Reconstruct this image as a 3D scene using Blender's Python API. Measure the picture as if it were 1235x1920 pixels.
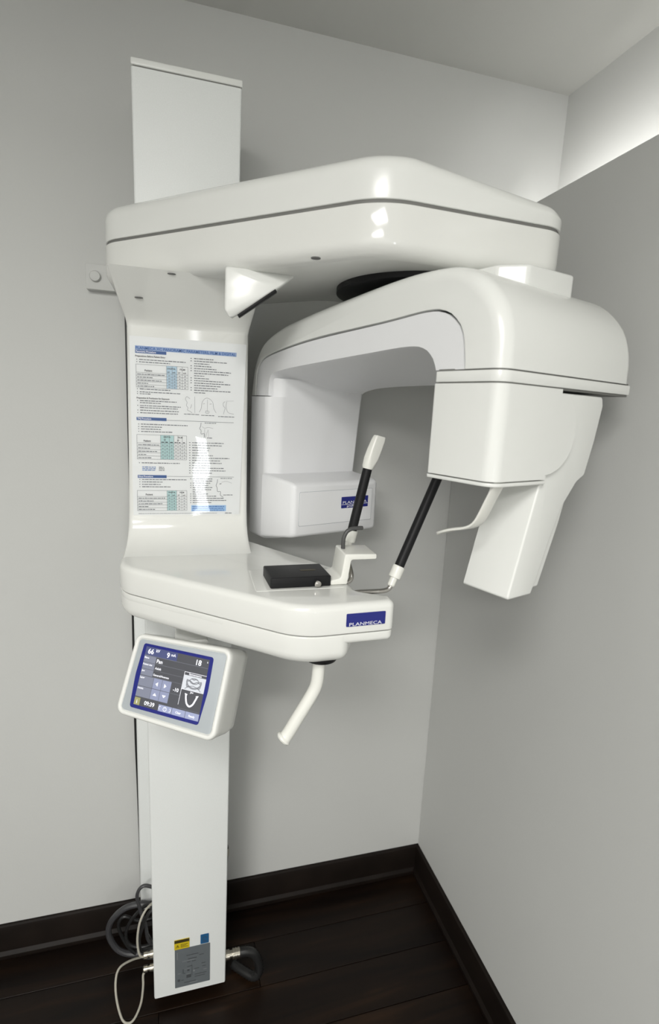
import bpy, bmesh, math, random
from mathutils import Vector, Matrix

for o in list(bpy.data.objects):
    bpy.data.objects.remove(o, do_unlink=True)
SC = bpy.context.scene
COL = SC.collection
rad = math.radians

# ------------------------------------------------------------------ camera
cam_d = bpy.data.cameras.new('camera')
cam = bpy.data.objects.new('camera', cam_d)
COL.objects.link(cam)
_right = Vector((0.96168771, -0.27001409, 0.0474251))
_down = Vector((-0.0065021, -0.19540762, -0.98070056))
_fwd = Vector((0.27407019, 0.94281931, -0.18967676))
_m = Matrix((_right, -_down, -_fwd)).transposed().to_4x4()
_m.translation = Vector((0.0, -1.41466, 1.55))
cam.matrix_world = _m
cam_d.sensor_fit = 'VERTICAL'
cam_d.sensor_height = 36.0
cam_d.sensor_width = 36.0
cam_d.lens = 993.118 / 1920 * 36
cam_d.clip_start = 0.02
cam_d.dof.use_dof = True
cam_d.dof.focus_distance = 1.1
cam_d.dof.aperture_fstop = 4.0
SC.camera = cam

# ------------------------------------------------------------------ world, lights, exposure
wd = bpy.data.worlds.new('world')
SC.world = wd
wd.use_nodes = True
wd.node_tree.nodes['Background'].inputs['Color'].default_value = (0.9, 0.95, 1.0, 1)
wd.node_tree.nodes['Background'].inputs['Strength'].default_value = 0.6


def area_light(name, loc, target, sx, sy, power, color=(1, 1, 1), spread=180):
    d = bpy.data.lights.new(name, 'AREA')
    d.shape = 'RECTANGLE'
    d.size, d.size_y = sx, sy
    d.energy = power
    d.color = color
    d.spread = rad(spread)
    o = bpy.data.objects.new(name, d)
    COL.objects.link(o)
    o.location = loc
    if target:
        o.rotation_euler = (Vector(target) - Vector(loc)).to_track_quat('-Z', 'Y').to_euler()
    return o


area_light('ceiling_panel_and_fill', (-0.48, -2.12, 2.415), None, 0.6, 0.6, 26, (1.0, 0.985, 0.95))
area_light('ceiling_panel_and_fill', (-1.25, -3.40, 2.415), None, 0.9, 0.6, 63, (1.0, 0.985, 0.95))  # added far fill light that evens out the brightness across the machine
area_light('film_streak_light', (0.20, -4.28, 0.88), (0.20, 0, 0.88), 0.14, 0.74, 4, (0.97, 0.985, 1.0))  # added light, placed and sized to reflect as a streak on the chart film
_sd = bpy.data.lights.new('recess_fill_spot', 'SPOT')      # added fill spot that brightens the recess above the right-hand partition
_sd.energy, _sd.spot_size, _sd.spot_blend, _sd.shadow_soft_size = 26, rad(26), 0.8, 0.05
_so = bpy.data.objects.new('recess_fill_spot', _sd)
COL.objects.link(_so)
_so.location = (0.88, -2.3, 2.30)
_so.rotation_euler = (Vector((1.06, 0, 2.0)) - _so.location).to_track_quat('-Z', 'Y').to_euler()

area_light('recess_fill_strip', (0.835, -1.0, 2.055), (1.836, -1.0, 2.25), 1.9, 0.02, 2.6, (1.0, 0.985, 0.96), 130)  # added strip that brightens the recess from its ledge; actual source unknown

vs = SC.view_settings
SC.display_settings.display_device = 'sRGB'
vs.view_transform = 'Standard'
vs.look = 'None'
vs.gamma = 1
vs.use_curve_mapping = False
vs.exposure = 0.36

# ------------------------------------------------------------------ materials


def mat(name, col, rough=0.5, metal=0.0, bump=None, mottle=None, coat=0.0, emit=None, spec=0.5):
    m = bpy.data.materials.new(name)
    m.use_nodes = True
    nt = m.node_tree
    b = nt.nodes['Principled BSDF']
    b.inputs['Base Color'].default_value = (*col, 1)
    b.inputs['Roughness'].default_value = rough
    b.inputs['Metallic'].default_value = metal
    b.inputs['Specular IOR Level'].default_value = spec
    if coat:
        b.inputs['Coat Weight'].default_value = coat
        b.inputs['Coat Roughness'].default_value = 0.06
    if emit:
        b.inputs['Emission Color'].default_value = (*col, 1)
        b.inputs['Emission Strength'].default_value = emit
    tc = nt.nodes.new('ShaderNodeTexCoord')
    if mottle:
        n = nt.nodes.new('ShaderNodeTexNoise')
        n.inputs['Scale'].default_value = mottle[0]
        n.inputs['Detail'].default_value = 5
        r = nt.nodes.new('ShaderNodeValToRGB')
        a = mottle[1]
        r.color_ramp.elements[0].position = 0.3
        r.color_ramp.elements[1].position = 0.7
        r.color_ramp.elements[0].color = (*[c * (1 - a) for c in col], 1)
        r.color_ramp.elements[1].color = (*[min(1, c * (1 + a)) for c in col], 1)
        nt.links.new(tc.outputs['Object'], n.inputs['Vector'])
        nt.links.new(n.outputs['Fac'], r.inputs['Fac'])
        nt.links.new(r.outputs['Color'], b.inputs['Base Color'])
    if bump:
        n2 = nt.nodes.new('ShaderNodeTexNoise')
        n2.inputs['Scale'].default_value = bump[0]
        n2.inputs['Detail'].default_value = 3
        bp = nt.nodes.new('ShaderNodeBump')
        bp.inputs['Strength'].default_value = bump[1]
        bp.inputs['Distance'].default_value = bump[2]
        nt.links.new(tc.outputs['Object'], n2.inputs['Vector'])
        nt.links.new(n2.outputs['Fac'], bp.inputs['Height'])
        nt.links.new(bp.outputs['Normal'], b.inputs['Normal'])
    return m


M = {}
M['wall'] = mat('wall_paint', (0.60, 0.605, 0.59), 0.75, bump=(180, 0.08, 0.002), mottle=(1.3, 0.015))
M['ceiling'] = mat('ceiling_paint', (0.60, 0.60, 0.575), 0.9)
M['white'] = mat('white_enamel', (0.80, 0.81, 0.785), 0.22, mottle=(3, 0.01))
M['gloss'] = mat('glossy_white_shell', (0.79, 0.795, 0.765), 0.10, mottle=(4, 0.012))
M['powder'] = mat('powder_coated_white', (0.79, 0.81, 0.80), 0.5, bump=(900, 0.25, 0.0006), mottle=(420, 0.02))
M['liner'] = mat('cool_white_liner', (0.83, 0.835, 0.85), 0.4)
M['cream'] = mat('cream_white_plastic', (0.82, 0.82, 0.77), 0.25)
M['grey_bezel'] = mat('light_grey_bezel', (0.42, 0.455, 0.48), 0.5)
M['navy'] = mat('navy_print', (0.012, 0.018, 0.20), 0.25)
M['lettering'] = mat('white_lettering', (0.85, 0.86, 0.92), 0.4)
M['groove'] = mat('dark_grey_seal', (0.18, 0.18, 0.17), 0.7)
M['black'] = mat('black_plastic', (0.010, 0.010, 0.011), 0.5, bump=(500, 0.15, 0.0005), spec=0.25)
M['black_rod'] = mat('black_rod_sleeve', (0.009, 0.009, 0.010), 0.5, spec=0.25)
M['dark_grey'] = mat('dark_grey_coated_rod', (0.07, 0.07, 0.07), 0.4)
M['chrome'] = mat('brushed_steel', (0.55, 0.53, 0.50), 0.22, metal=1.0)
M['nickel'] = mat('nickel_plating', (0.62, 0.58, 0.50), 0.25, metal=1.0)
M['paper'] = mat('white_paper', (0.78, 0.795, 0.795), 0.7)
M['ink'] = mat('grey_ink', (0.16, 0.17, 0.19), 0.8)
M['ink_light'] = mat('pale_grey_ink', (0.36, 0.37, 0.39), 0.8)
M['ink_dark'] = mat('black_ink', (0.06, 0.06, 0.07), 0.8)
M['ink_blue'] = mat('blue_ink', (0.06, 0.16, 0.42), 0.8)
M['band_pale'] = mat('pale_blue_band', (0.32, 0.42, 0.62), 0.8)
M['band_blue'] = mat('blue_section_bar', (0.06, 0.13, 0.33), 0.8)
M['cell_teal'] = mat('teal_tinted_cells', (0.48, 0.66, 0.66), 0.8)
M['cell_blue'] = mat('blue_tinted_cells', (0.50, 0.64, 0.74), 0.8)
M['box_blue'] = mat('light_blue_print', (0.36, 0.55, 0.78), 0.8)
M['cable_black'] = mat('black_cable', (0.012, 0.012, 0.012), 0.4)
M['cable_grey'] = mat('grey_cable', (0.045, 0.045, 0.048), 0.35)
M['cable_white'] = mat('off_white_cable', (0.42, 0.40, 0.34), 0.4)
M['steel_label'] = mat('grey_rating_label', (0.125, 0.14, 0.15), 0.5)
M['label_print'] = mat('label_print', (0.06, 0.065, 0.07), 0.6)
M['label_pale'] = mat('label_pale_print', (0.22, 0.235, 0.24), 0.6)
M['yellow'] = mat('yellow_label', (0.62, 0.47, 0.015), 0.5)
M['label_black'] = mat('label_black', (0.045, 0.035, 0.01), 0.5)
M['blue_label'] = mat('blue_label', (0.015, 0.10, 0.24), 0.5)
M['brown_trim'] = mat('dark_stained_trim', (0.010, 0.007, 0.0055), 0.5, mottle=(9, 0.3), spec=0.15)
M['screw'] = mat('grey_screw_recess', (0.16, 0.16, 0.155), 0.6)


def screen_mat(name, rgb, strength=1.0):
    lin = [((c / 255 + 0.055) / 1.055) ** 2.4 if c > 10 else c / 255 / 12.92 for c in rgb]
    m = bpy.data.materials.new(name)
    m.use_nodes = True
    b = m.node_tree.nodes['Principled BSDF']
    b.inputs['Base Color'].default_value = (0.02, 0.02, 0.025, 1)
    b.inputs['Roughness'].default_value = 0.35
    b.inputs['Emission Color'].default_value = (*lin, 1)
    b.inputs['Emission Strength'].default_value = strength
    return m


M['s_dark'] = screen_mat('screen_dark_grey', (66, 67, 70))
M['s_head'] = screen_mat('screen_header_blue', (62, 70, 112))
M['s_btn'] = screen_mat('screen_button', (136, 142, 168))
M['s_btn2'] = screen_mat('screen_button_bright', (150, 157, 186))
M['s_side'] = screen_mat('screen_side_button', (120, 124, 138))
M['s_white'] = screen_mat('screen_white', (250, 250, 255))
M['s_line'] = screen_mat('screen_line', (112, 114, 122))
M['s_olive'] = screen_mat('screen_olive', (150, 148, 96))
M['s_xray'] = screen_mat('screen_xray_pale', (205, 208, 212))
M['s_xmid'] = screen_mat('screen_xray_grey', (130, 132, 136))
M['s_xdark'] = screen_mat('screen_xray_dark', (88, 90, 94))

# laminate: clear glossy film
mf = bpy.data.materials.new('clear_laminate_film')
mf.use_nodes = True
nt = mf.node_tree
nt.nodes.clear()
out = nt.nodes.new('ShaderNodeOutputMaterial')
mx = nt.nodes.new('ShaderNodeMixShader')
tr = nt.nodes.new('ShaderNodeBsdfTransparent')
gl = nt.nodes.new('ShaderNodeBsdfGlossy')
gl.inputs['Roughness'].default_value = 0.03
fr = nt.nodes.new('ShaderNodeFresnel')
fr.inputs['IOR'].default_value = 1.5
nt.links.new(fr.outputs[0], mx.inputs[0])
nt.links.new(tr.outputs[0], mx.inputs[1])
nt.links.new(gl.outputs[0], mx.inputs[2])
nt.links.new(mx.outputs[0], out.inputs['Surface'])
M['film'] = mf


def wood(name, dark, light):
    m = bpy.data.materials.new(name)
    m.use_nodes = True
    nt = m.node_tree
    b = nt.nodes['Principled BSDF']
    b.inputs['Roughness'].default_value = 0.38
    b.inputs['Specular IOR Level'].default_value = 0.22
    tc = nt.nodes.new('ShaderNodeTexCoord')
    oi = nt.nodes.new('ShaderNodeObjectInfo')
    mp = nt.nodes.new('ShaderNodeMapping')
    mp.inputs['Scale'].default_value = (1.4, 16, 4)
    ad = nt.nodes.new('ShaderNodeVectorMath')
    ad.operation = 'ADD'
    ml = nt.nodes.new('ShaderNodeMath')
    ml.operation = 'MULTIPLY'
    ml.inputs[1].default_value = 40
    nt.links.new(oi.outputs['Random'], ml.inputs[0])
    nt.links.new(tc.outputs['Object'], mp.inputs['Vector'])
    nt.links.new(mp.outputs['Vector'], ad.inputs[0])
    nt.links.new(ml.outputs[0], ad.inputs[1])
    n = nt.nodes.new('ShaderNodeTexNoise')
    n.inputs['Scale'].default_value = 1.6
    n.inputs['Detail'].default_value = 6
    n.inputs['Distortion'].default_value = 0.6
    nt.links.new(ad.outputs[0], n.inputs['Vector'])
    r = nt.nodes.new('ShaderNodeValToRGB')
    e = r.color_ramp.elements
    e[0].position = 0.35
    e[0].color = (*dark, 1)
    e[1].position = 0.80
    e[1].color = (*light, 1)
    mid = r.color_ramp.elements.new(0.62)
    mid.color = (*[(a * 0.75 + c * 0.25) for a, c in zip(dark, light)], 1)
    nt.links.new(n.outputs['Fac'], r.inputs['Fac'])
    nt.links.new(r.outputs['Color'], b.inputs['Base Color'])
    bp = nt.nodes.new('ShaderNodeBump')
    bp.inputs['Strength'].default_value = 0.15
    bp.inputs['Distance'].default_value = 0.002
    nt.links.new(n.outputs['Fac'], bp.inputs['Height'])
    nt.links.new(bp.outputs['Normal'], b.inputs['Normal'])
    return m


M['wood'] = wood('dark_walnut_floor', (0.004, 0.0022, 0.0016), (0.030, 0.015, 0.007))

# ------------------------------------------------------------------ mesh helpers


def obj(name, bm, m, parent=None, smooth=True, angle=32):
    me = bpy.data.meshes.new(name)
    bmesh.ops.recalc_face_normals(bm, faces=bm.faces)
    bm.to_mesh(me)
    bm.free()
    if smooth:
        for p in me.polygons:
            p.use_smooth = True
        me.set_sharp_from_angle(angle=rad(angle))
    me.materials.append(M[m] if isinstance(m, str) else m)
    o = bpy.data.objects.new(name, me)
    COL.objects.link(o)
    if parent:
        o.parent = parent
    return o


def thing(name, label, cat, group=None):
    o = bpy.data.objects.new(name, None)
    o.empty_display_size = 0.05
    COL.objects.link(o)
    o['label'] = label
    o['category'] = cat
    if group:
        o['group'] = group
    return o


def struct(name, bm, m, smooth=False, parent=None):
    o = obj(name, bm, m, parent, smooth)
    if not parent:
        o['kind'] = 'structure'
    return o


def fillet(pts, seg=8):
    """2D polygon [(x, y, r)] -> list of 2D points with rounded corners"""
    n = len(pts)
    res = []
    for i in range(n):
        x, y, r = pts[i]
        p = Vector((x, y))
        a = Vector(pts[i - 1][:2]) - p
        b = Vector(pts[(i + 1) % n][:2]) - p
        if r <= 0:
            res.append((x, y))
            continue
        la, lb = a.length, b.length
        a.normalize()
        b.normalize()
        ang = a.angle(b)
        t = min(r / math.tan(ang / 2), la * 0.49, lb * 0.49)
        rr = t * math.tan(ang / 2)
        bis = (a + b)
        if bis.length < 1e-6:
            res.append((x, y))
            continue
        bis.normalize()
        c = p + bis * (rr / math.sin(ang / 2))
        s = p + a * t - c
        e = p + b * t - c
        th = s.angle(e)
        sgn = 1 if (s.x * e.y - s.y * e.x) > 0 else -1
        for k in range(seg + 1):
            q = th * k / seg * sgn
            res.append((c.x + s.x * math.cos(q) - s.y * math.sin(q), c.y + s.x * math.sin(q) + s.y * math.cos(q)))
    return res


def rect2(x0, y0, x1, y1, r=0.0, seg=6):
    return fillet([(x0, y0, r), (x1, y0, r), (x1, y1, r), (x0, y1, r)], seg)


def area2(p):
    return sum(p[i][0] * p[(i + 1) % len(p)][1] - p[(i + 1) % len(p)][0] * p[i][1] for i in range(len(p))) / 2


def inset(poly, d):
    """offset a polygon inwards by d (number or list per vertex)"""
    n = len(poly)
    s = 1 if area2(poly) > 0 else -1
    res = []
    for i in range(n):
        p = Vector(poly[i])
        e1 = (p - Vector(poly[i - 1]))
        e2 = (Vector(poly[(i + 1) % n]) - p)
        e1.normalize()
        e2.normalize()
        n1 = Vector((-e1.y, e1.x)) * s
        n2 = Vector((-e2.y, e2.x)) * s
        m = n1 + n2
        if m.length < 1e-6:
            m = n1
        m.normalize()
        k = max(0.35, m.dot(n1))
        dd = d[i] if isinstance(d, (list, tuple)) else d
        res.append(tuple(p + m * dd / k))
    return res


def loft(bm, rings, cap0=True, cap1=True, closed=True):
    """rings: lists of 3D points of equal length"""
    vv = [[bm.verts.new(p) for p in r] for r in rings]
    n = len(rings[0])
    for a, b in zip(vv[:-1], vv[1:]):
        for i in range(n if closed else n - 1):
            j = (i + 1) % n
            bm.faces.new((a[i], a[j], b[j], b[i]))
    if cap0:
        bm.faces.new(vv[0][::-1])
    if cap1:
        bm.faces.new(vv[-1])
    return vv


XY = lambda x, y, z: Vector((x, y, z))


def prism(bm, poly, z0, z1, b0=0.0, b1=0.0, f=XY, seg=4, scale=None, fix=None):
    """extruded polygon with rounded rims b0 (at z0) and b1 (at z1); f maps (a, b, depth) to 3D; scale = per-vertex factor of the rounding"""
    n = len(poly)
    rings = []

    def ring(d, z):
        dd = [d * s for s in scale] if scale else d
        pp_ = inset(poly, dd) if d > 0 else poly
        if fix and d > 0:
            pp_ = fix(list(pp_), d)
        rings.append([f(x, y, z) for x, y in pp_])
    if b0 > 0:
        for k in range(seg + 1):
            t = k / seg * math.pi / 2
            ring(b0 * (1 - math.sin(t)), z0 + b0 * (1 - math.cos(t)))
    else:
        ring(0, z0)
    if b1 > 0:
        for k in range(seg + 1):
            t = k / seg * math.pi / 2
            ring(b1 * (1 - math.cos(t)), z1 - b1 * (1 - math.sin(t)))
    else:
        ring(0, z1)
    loft(bm, rings)
    return bm


def frame(o, ex, ey, ez):
    o, ex, ey, ez = Vector(o), Vector(ex), Vector(ey), Vector(ez)
    return lambda a, b, c: o + ex * a + ey * b + ez * c


def box(bm, x0, y0, z0, x1, y1, z1, b=0.0, f=XY, seg=3):
    return prism(bm, rect2(x0, y0, x1, y1, b, seg), z0, z1, b, b, f, seg)


def smooth_path(pts, n=8):
    pts = [Vector(p) for p in pts]
    P = [pts[0] * 2 - pts[1]] + pts + [pts[-1] * 2 - pts[-2]]
    res = []
    for i in range(1, len(P) - 2):
        p0, p1, p2, p3 = P[i - 1:i + 3]
        for k in range(n):
            t = k / n
            res.append(0.5 * ((2 * p1) + (p2 - p0) * t + (2 * p0 - 5 * p1 + 4 * p2 - p3) * t * t + (3 * p1 - p0 - 3 * p2 + p3) * t ** 3))
    res.append(pts[-1])
    return res


def resample(pts, n):
    d = [0]
    for a, b in zip(pts[:-1], pts[1:]):
        d.append(d[-1] + (Vector(b) - Vector(a)).length)
    res = []
    j = 0
    for k in range(n):
        t = d[-1] * k / (n - 1)
        while j < len(d) - 2 and d[j + 1] < t:
            j += 1
        u = (t - d[j]) / max(1e-9, d[j + 1] - d[j])
        res.append(Vector(pts[j]).lerp(Vector(pts[j + 1]), min(1, max(0, u))))
    return res


def tube(bm, pts, r, seg=12, round_ends=True):
    """sweep a circle (radius r or list) along a point list"""
    pts = [Vector(p) for p in pts]
    n = len(pts)
    rr = r if isinstance(r, (list, tuple)) else [r] * n
    tan = [(pts[min(i + 1, n - 1)] - pts[max(i - 1, 0)]).normalized() for i in range(n)]
    ref = Vector((0, 0, 1)) if abs(tan[0].z) < 0.9 else Vector((1, 0, 0))
    nrm = (ref - tan[0] * ref.dot(tan[0])).normalized()
    rings = []
    for i in range(n):
        nrm = (nrm - tan[i] * nrm.dot(tan[i])).normalized()
        bn = tan[i].cross(nrm)
        mk = lambda c, q: [c + (nrm * math.cos(2 * math.pi * k / seg) + bn * math.sin(2 * math.pi * k / seg)) * q for k in range(seg)]
        if i == 0 and round_ends:
            rings.append(mk(pts[0] - tan[0] * rr[0] * 0.35, rr[0] * 0.55))
            rings.append(mk(pts[0] - tan[0] * rr[0] * 0.22, rr[0] * 0.85))
        rings.append(mk(pts[i], rr[i]))
        if i == n - 1 and round_ends:
            rings.append(mk(pts[i] + tan[i] * rr[i] * 0.22, rr[i] * 0.85))
            rings.append(mk(pts[i] + tan[i] * rr[i] * 0.35, rr[i] * 0.55))
    loft(bm, rings)
    return bm


def lathe(bm, c, axis, prof, seg=32):
    """prof: [(radius, height)] about axis at c"""
    axis = Vector(axis).normalized()
    ref = Vector((0, 0, 1)) if abs(axis.z) < 0.9 else Vector((1, 0, 0))
    a = (ref - axis * ref.dot(axis)).normalized()
    b = axis.cross(a)
    c = Vector(c)
    loft(bm, [[c + axis * h + (a * math.cos(2 * math.pi * k / seg) + b * math.sin(2 * math.pi * k / seg)) * r for k in range(seg)] for r, h in prof])
    return bm


_glyphs = {}


def text_mesh(body, bold=False):
    """triangulated glyph outlines of a line of text, height normalised by the font size 1"""
    key = body
    if key in _glyphs:
        return _glyphs[key]
    cu = bpy.data.curves.new('t', 'FONT')
    cu.body = body
    cu.size = 1
    cu.resolution_u = 3
    cu.offset = 0.0 if body == 'PLANMECA' else 0.02
    o = bpy.data.objects.new('t', cu)
    COL.objects.link(o)
    dg = bpy.context.evaluated_depsgraph_get()
    me = o.evaluated_get(dg).to_mesh()
    vs_ = [tuple(v.co[:2]) for v in me.vertices]
    fs = [tuple(p.vertices) for p in me.polygons]
    o.evaluated_get(dg).to_mesh_clear()
    bpy.data.objects.remove(o)
    bpy.data.curves.remove(cu)
    _glyphs[key] = (vs_, fs)
    return _glyphs[key]


def add_text(bm, body, x, y, h, f, depth=0.0, width=None, align='l', sx=1.0):
    """text with cap height about 0.7*h, baseline at y; width forces the line's length"""
    vs_, fs = text_mesh(body)
    if not vs_:
        return
    x0 = min(v[0] for v in vs_)
    x1 = max(v[0] for v in vs_)
    k = h * sx
    if width:
        k = width / (x1 - x0)
    off = {'l': 0, 'c': -(x1 - x0) * k / 2, 'r': -(x1 - x0) * k}[align]
    nv = [bm.verts.new(f(x + off + (v[0] - x0) * k, y + v[1] * h, depth)) for v in vs_]
    for q in fs:
        try:
            bm.faces.new([nv[i] for i in q])
        except ValueError:
            pass


def flat(bm, x0, y0, x1, y1, f, depth):
    v = [bm.verts.new(f(*p, depth)) for p in ((x0, y0), (x1, y0), (x1, y1), (x0, y1))]
    bm.faces.new(v)


def stroke(bm, pts, w, f, depth, closed=False):
    """flat ribbon along a 2D polyline"""
    pts = [Vector(p) for p in pts]
    n = len(pts)
    L, Rr = [], []
    for i in range(n):
        a = pts[i - 1] if (i > 0 or closed) else pts[i]
        b = pts[(i + 1) % n] if (i < n - 1 or closed) else pts[i]
        t = (b - a).normalized()
        nn = Vector((-t.y, t.x)) * w / 2
        L.append(bm.verts.new(f(*(pts[i] + nn), depth)))
        Rr.append(bm.verts.new(f(*(pts[i] - nn), depth)))
    for i in range(n if closed else n - 1):
        j = (i + 1) % n
        bm.faces.new((L[i], L[j], Rr[j], Rr[i]))


B = bmesh.new

# ================================================================== THE ROOM
XR, XU, ZC, ZL = 0.785, 1.036, 2.424, 2.035
X0, Y0 = -2.1, -4.3
struct('wall_back', box(B(), X0 - 0.1, 0, -0.05, XU + 0.1, 0.1, ZC + 0.1), 'wall')
struct('wall_right', box(B(), XR, Y0, -0.05, XU, 0, ZL, 0.004), 'wall')
struct('wall_right_upper', box(B(), XU, Y0, -0.05, XU + 0.1, 0, ZC + 0.1), 'wall')
struct('wall_left', box(B(), X0 - 0.1, Y0, -0.05, X0, 0, ZC + 0.1), 'wall')
struct('ceiling', box(B(), X0, Y0, ZC, XU, 0, ZC + 0.1), 'ceiling')
bm = B()                                             # wall behind the camera with an opening cut for the added streak light
box(bm, X0 - 0.1, Y0 - 0.1, -0.05, 0.12, Y0, ZC + 0.1)
box(bm, 0.28, Y0 - 0.1, -0.05, XU + 0.1, Y0, ZC + 0.1)
box(bm, 0.12, Y0 - 0.1, -0.05, 0.28, Y0, 0.50)
box(bm, 0.12, Y0 - 0.1, 1.27, 0.28, Y0, ZC + 0.1)
struct('wall_front', bm, 'wall')

fl = struct('floor', box(B(), X0, Y0, -0.05, XR, 0, -0.006), 'brown_trim')
random.seed(4)
PW = 0.128
shared = {}
for row in range(int(-Y0 / PW) + 1):
    y1 = -0.002 - row * PW
    y0 = max(Y0, y1 - PW + 0.0022)
    x = X0 - random.uniform(0.0, 0.9)
    while x < XR:
        xe = x + 1.2
        a, b_ = max(x, X0), min(xe - 0.002, XR)
        if b_ - a > 0.02:
            key = round(b_ - a, 3), round(y1 - y0, 4)
            if key not in shared:
                bm = B()
                w_, l_ = (y1 - y0) / 2, (b_ - a) / 2
                prism(bm, [(-l_, -w_), (l_, -w_), (l_, w_), (-l_, w_)], -0.006, 0, 0, 0.0003, seg=1)
                o = obj('plank', bm, 'wood', fl, smooth=False)
                shared[key] = o.data
            else:
                o = bpy.data.objects.new('plank', shared[key])
                COL.objects.link(o)
                o.parent = fl
            o.location = ((a + b_) / 2, (y0 + y1) / 2, 0)
        x = xe

# baseboards: board with an eased top and a shoe moulding at its foot
prof = [(0, 0), (0.020, 0), (0.022, 0.006), (0.0215, 0.014), (0.014, 0.022), (0.013, 0.088), (0.010, 0.097), (0.006, 0.100), (0, 0.100)]
bm = B()
loft(bm, [[Vector((xx, -a, z)) for a, z in prof] for xx in (X0, XR)])
struct('baseboard_back', bm, 'brown_trim', True)
bm = B()
loft(bm, [[Vector((XR - a, yy, z)) for a, z in prof] for yy in (Y0, -0.0)])
struct('baseboard_right', bm, 'brown_trim', True)

# ================================================================== THE MACHINE
xr = thing('dental_xray_machine', 'tall white panoramic dental x-ray machine mounted on the grey wall', 'x-ray machine')
xr.location = (0.02, -0.05, 0.0)
bpy.context.view_layer.update()
_inv = xr.matrix_world.inverted()


STUFF = ('rating_print', 'rating_pale_print', 'warning_print', 'blue_label_print', 'sticker_lettering', 'badge_lettering', 'screen_lettering', 'xray_shading', 'xray_outlines')


def part(name, bm, m, parent=None, label=None, **k):
    o = obj(name, bm, m, parent or xr, **k)
    if parent is None:
        o.matrix_parent_inverse = _inv
    if label:
        o['label'] = label
    if name in STUFF:
        o['kind'] = 'stuff'
    return o


# ---- columns
CX0, CX1 = -0.074, 0.118
bm = B()
loft(bm, [[Vector((x * k + (1 - k) * 0.022, y, z)) for x, y in rect2(CX0, -0.25, CX1, -0.105, 0.004, 3)] for k, z in ((0.935, 0.037), (0.94, 0.04), (1.045, 2.147))])
column = part('column', bm, 'powder')
part('column_cap', box(B(), CX0 - 0.005, -0.2505, 2.1495, CX1 + 0.006, -0.104, 2.162, 0.0025), 'white', column)
part('cap_seam', box(B(), CX0 - 0.001, -0.249, 2.1465, CX1 + 0.001, -0.106, 2.15), 'groove', column)
bm = B()
prism(bm, rect2(-0.108, -0.102, 0.112, -0.004, 0.006, 3), 0.16, 1.83, 0.003, 0.003)
part('rear_column', bm, 'powder')

FC = frame((0, -0.2505, 0), (1, 0, 0), (0, 0, 1), (0, -1, 0))     # front of the column: x, z, outwards


def plate_on(name, x0, z0, x1, z1, m, parent, f=FC, d=0.0012, r=0.0015, label=None, base=0.0):
    bm = B()
    prism(bm, rect2(x0, z0, x1, z1, r, 3), base, base + d, 0, 0, f)
    return part(name, bm, m, parent, label, smooth=False)


FK = FC
plate_on('rating_label', -0.0165, 0.057, 0.0715, 0.176, 'steel_label', column, FK, label='grey metal rating label near the column foot')
bm = B()
random.seed(9)
for x, z, w_, h_ in ((0.012, 0.152, 0.03, 0.002), (0.016, 0.140, 0.022, 0.0025), (0.014, 0.131, 0.008, 0.002), (0.026, 0.131, 0.01, 0.002),
                     (0.044, 0.146, 0.012, 0.002), (0.014, 0.117, 0.012, 0.002), (0.0255, 0.088, 0.0012, 0.034), (0.003, 0.098, 0.002, 0.014), (0.006, 0.097, 0.003, 0.003),
                     (0.014, 0.103, 0.006, 0.006), (0.032, 0.105, 0.012, 0.002), (0.033, 0.087, 0.03, 0.002), (0.033, 0.080, 0.026, 0.002), (0.012, 0.082, 0.012, 0.01),
                     (-0.010, 0.076, 0.006, 0.007), (-0.001, 0.077, 0.006, 0.002), (0.006, 0.068, 0.03, 0.002), (0.05, 0.118, 0.010, 0.002), (0.052, 0.108, 0.009, 0.002)):
    flat(bm, x, z, x + w_, z + h_, FK, 0.0016)
part('rating_print', bm, 'label_print', column, smooth=False)
bm = B()
for x, z, w_, h_ in ((-0.011, 0.146, 0.0015, 0.022), (0.002, 0.136, 0.03, 0.0015), (0.008, 0.110, 0.012, 0.0012), (-0.010, 0.100, 0.008, 0.0015), (0.029, 0.098, 0.004, 0.005), (0.012, 0.094, 0.01, 0.0012), (0.055, 0.097, 0.008, 0.002), (0.02, 0.064, 0.02, 0.002)):
    flat(bm, x, z, x + w_, z + h_, FK, 0.0016)
part('rating_pale_print', bm, 'label_pale', column, smooth=False)
plate_on('warning_label', -0.0175, 0.177, 0.020, 0.206, 'yellow', column, FK, label='small yellow warning label with a black top band')
plate_on('warning_band', -0.0170, 0.197, 0.0195, 0.2055, 'label_black', column, FK, d=0.0006, base=0.0012, r=0)
bm = B()
tri = [(-0.0135, 0.1835), (-0.0055, 0.1835), (-0.0095, 0.191)]
stroke(bm, tri, 0.0014, FK, 0.0018, True)
flat(bm, -0.0102, 0.185, -0.0088, 0.1885, FK, 0.0018)
for k in range(3):
    flat(bm, -0.002, 0.1825 + k * 0.004, 0.016 - 0.004 * (k % 2), 0.1838 + k * 0.004, FK, 0.0018)
part('warning_print', bm, 'label_black', column, smooth=False)
plate_on('blue_label', 0.0475, 0.1785, 0.0685, 0.2065, 'blue_label', column, FK, label='small blue square label beside the yellow one')
bm = B()
stroke(bm, [(0.058 + 0.005 * math.cos(t * 0.6), 0.194 + 0.006 * math.sin(t * 0.6)) for t in range(10)], 0.0012, FK, 0.0018)
flat(bm, 0.052, 0.184, 0.064, 0.1852, FK, 0.0018)
part('blue_label_print', bm, 'label_print', column, smooth=False)

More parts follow.
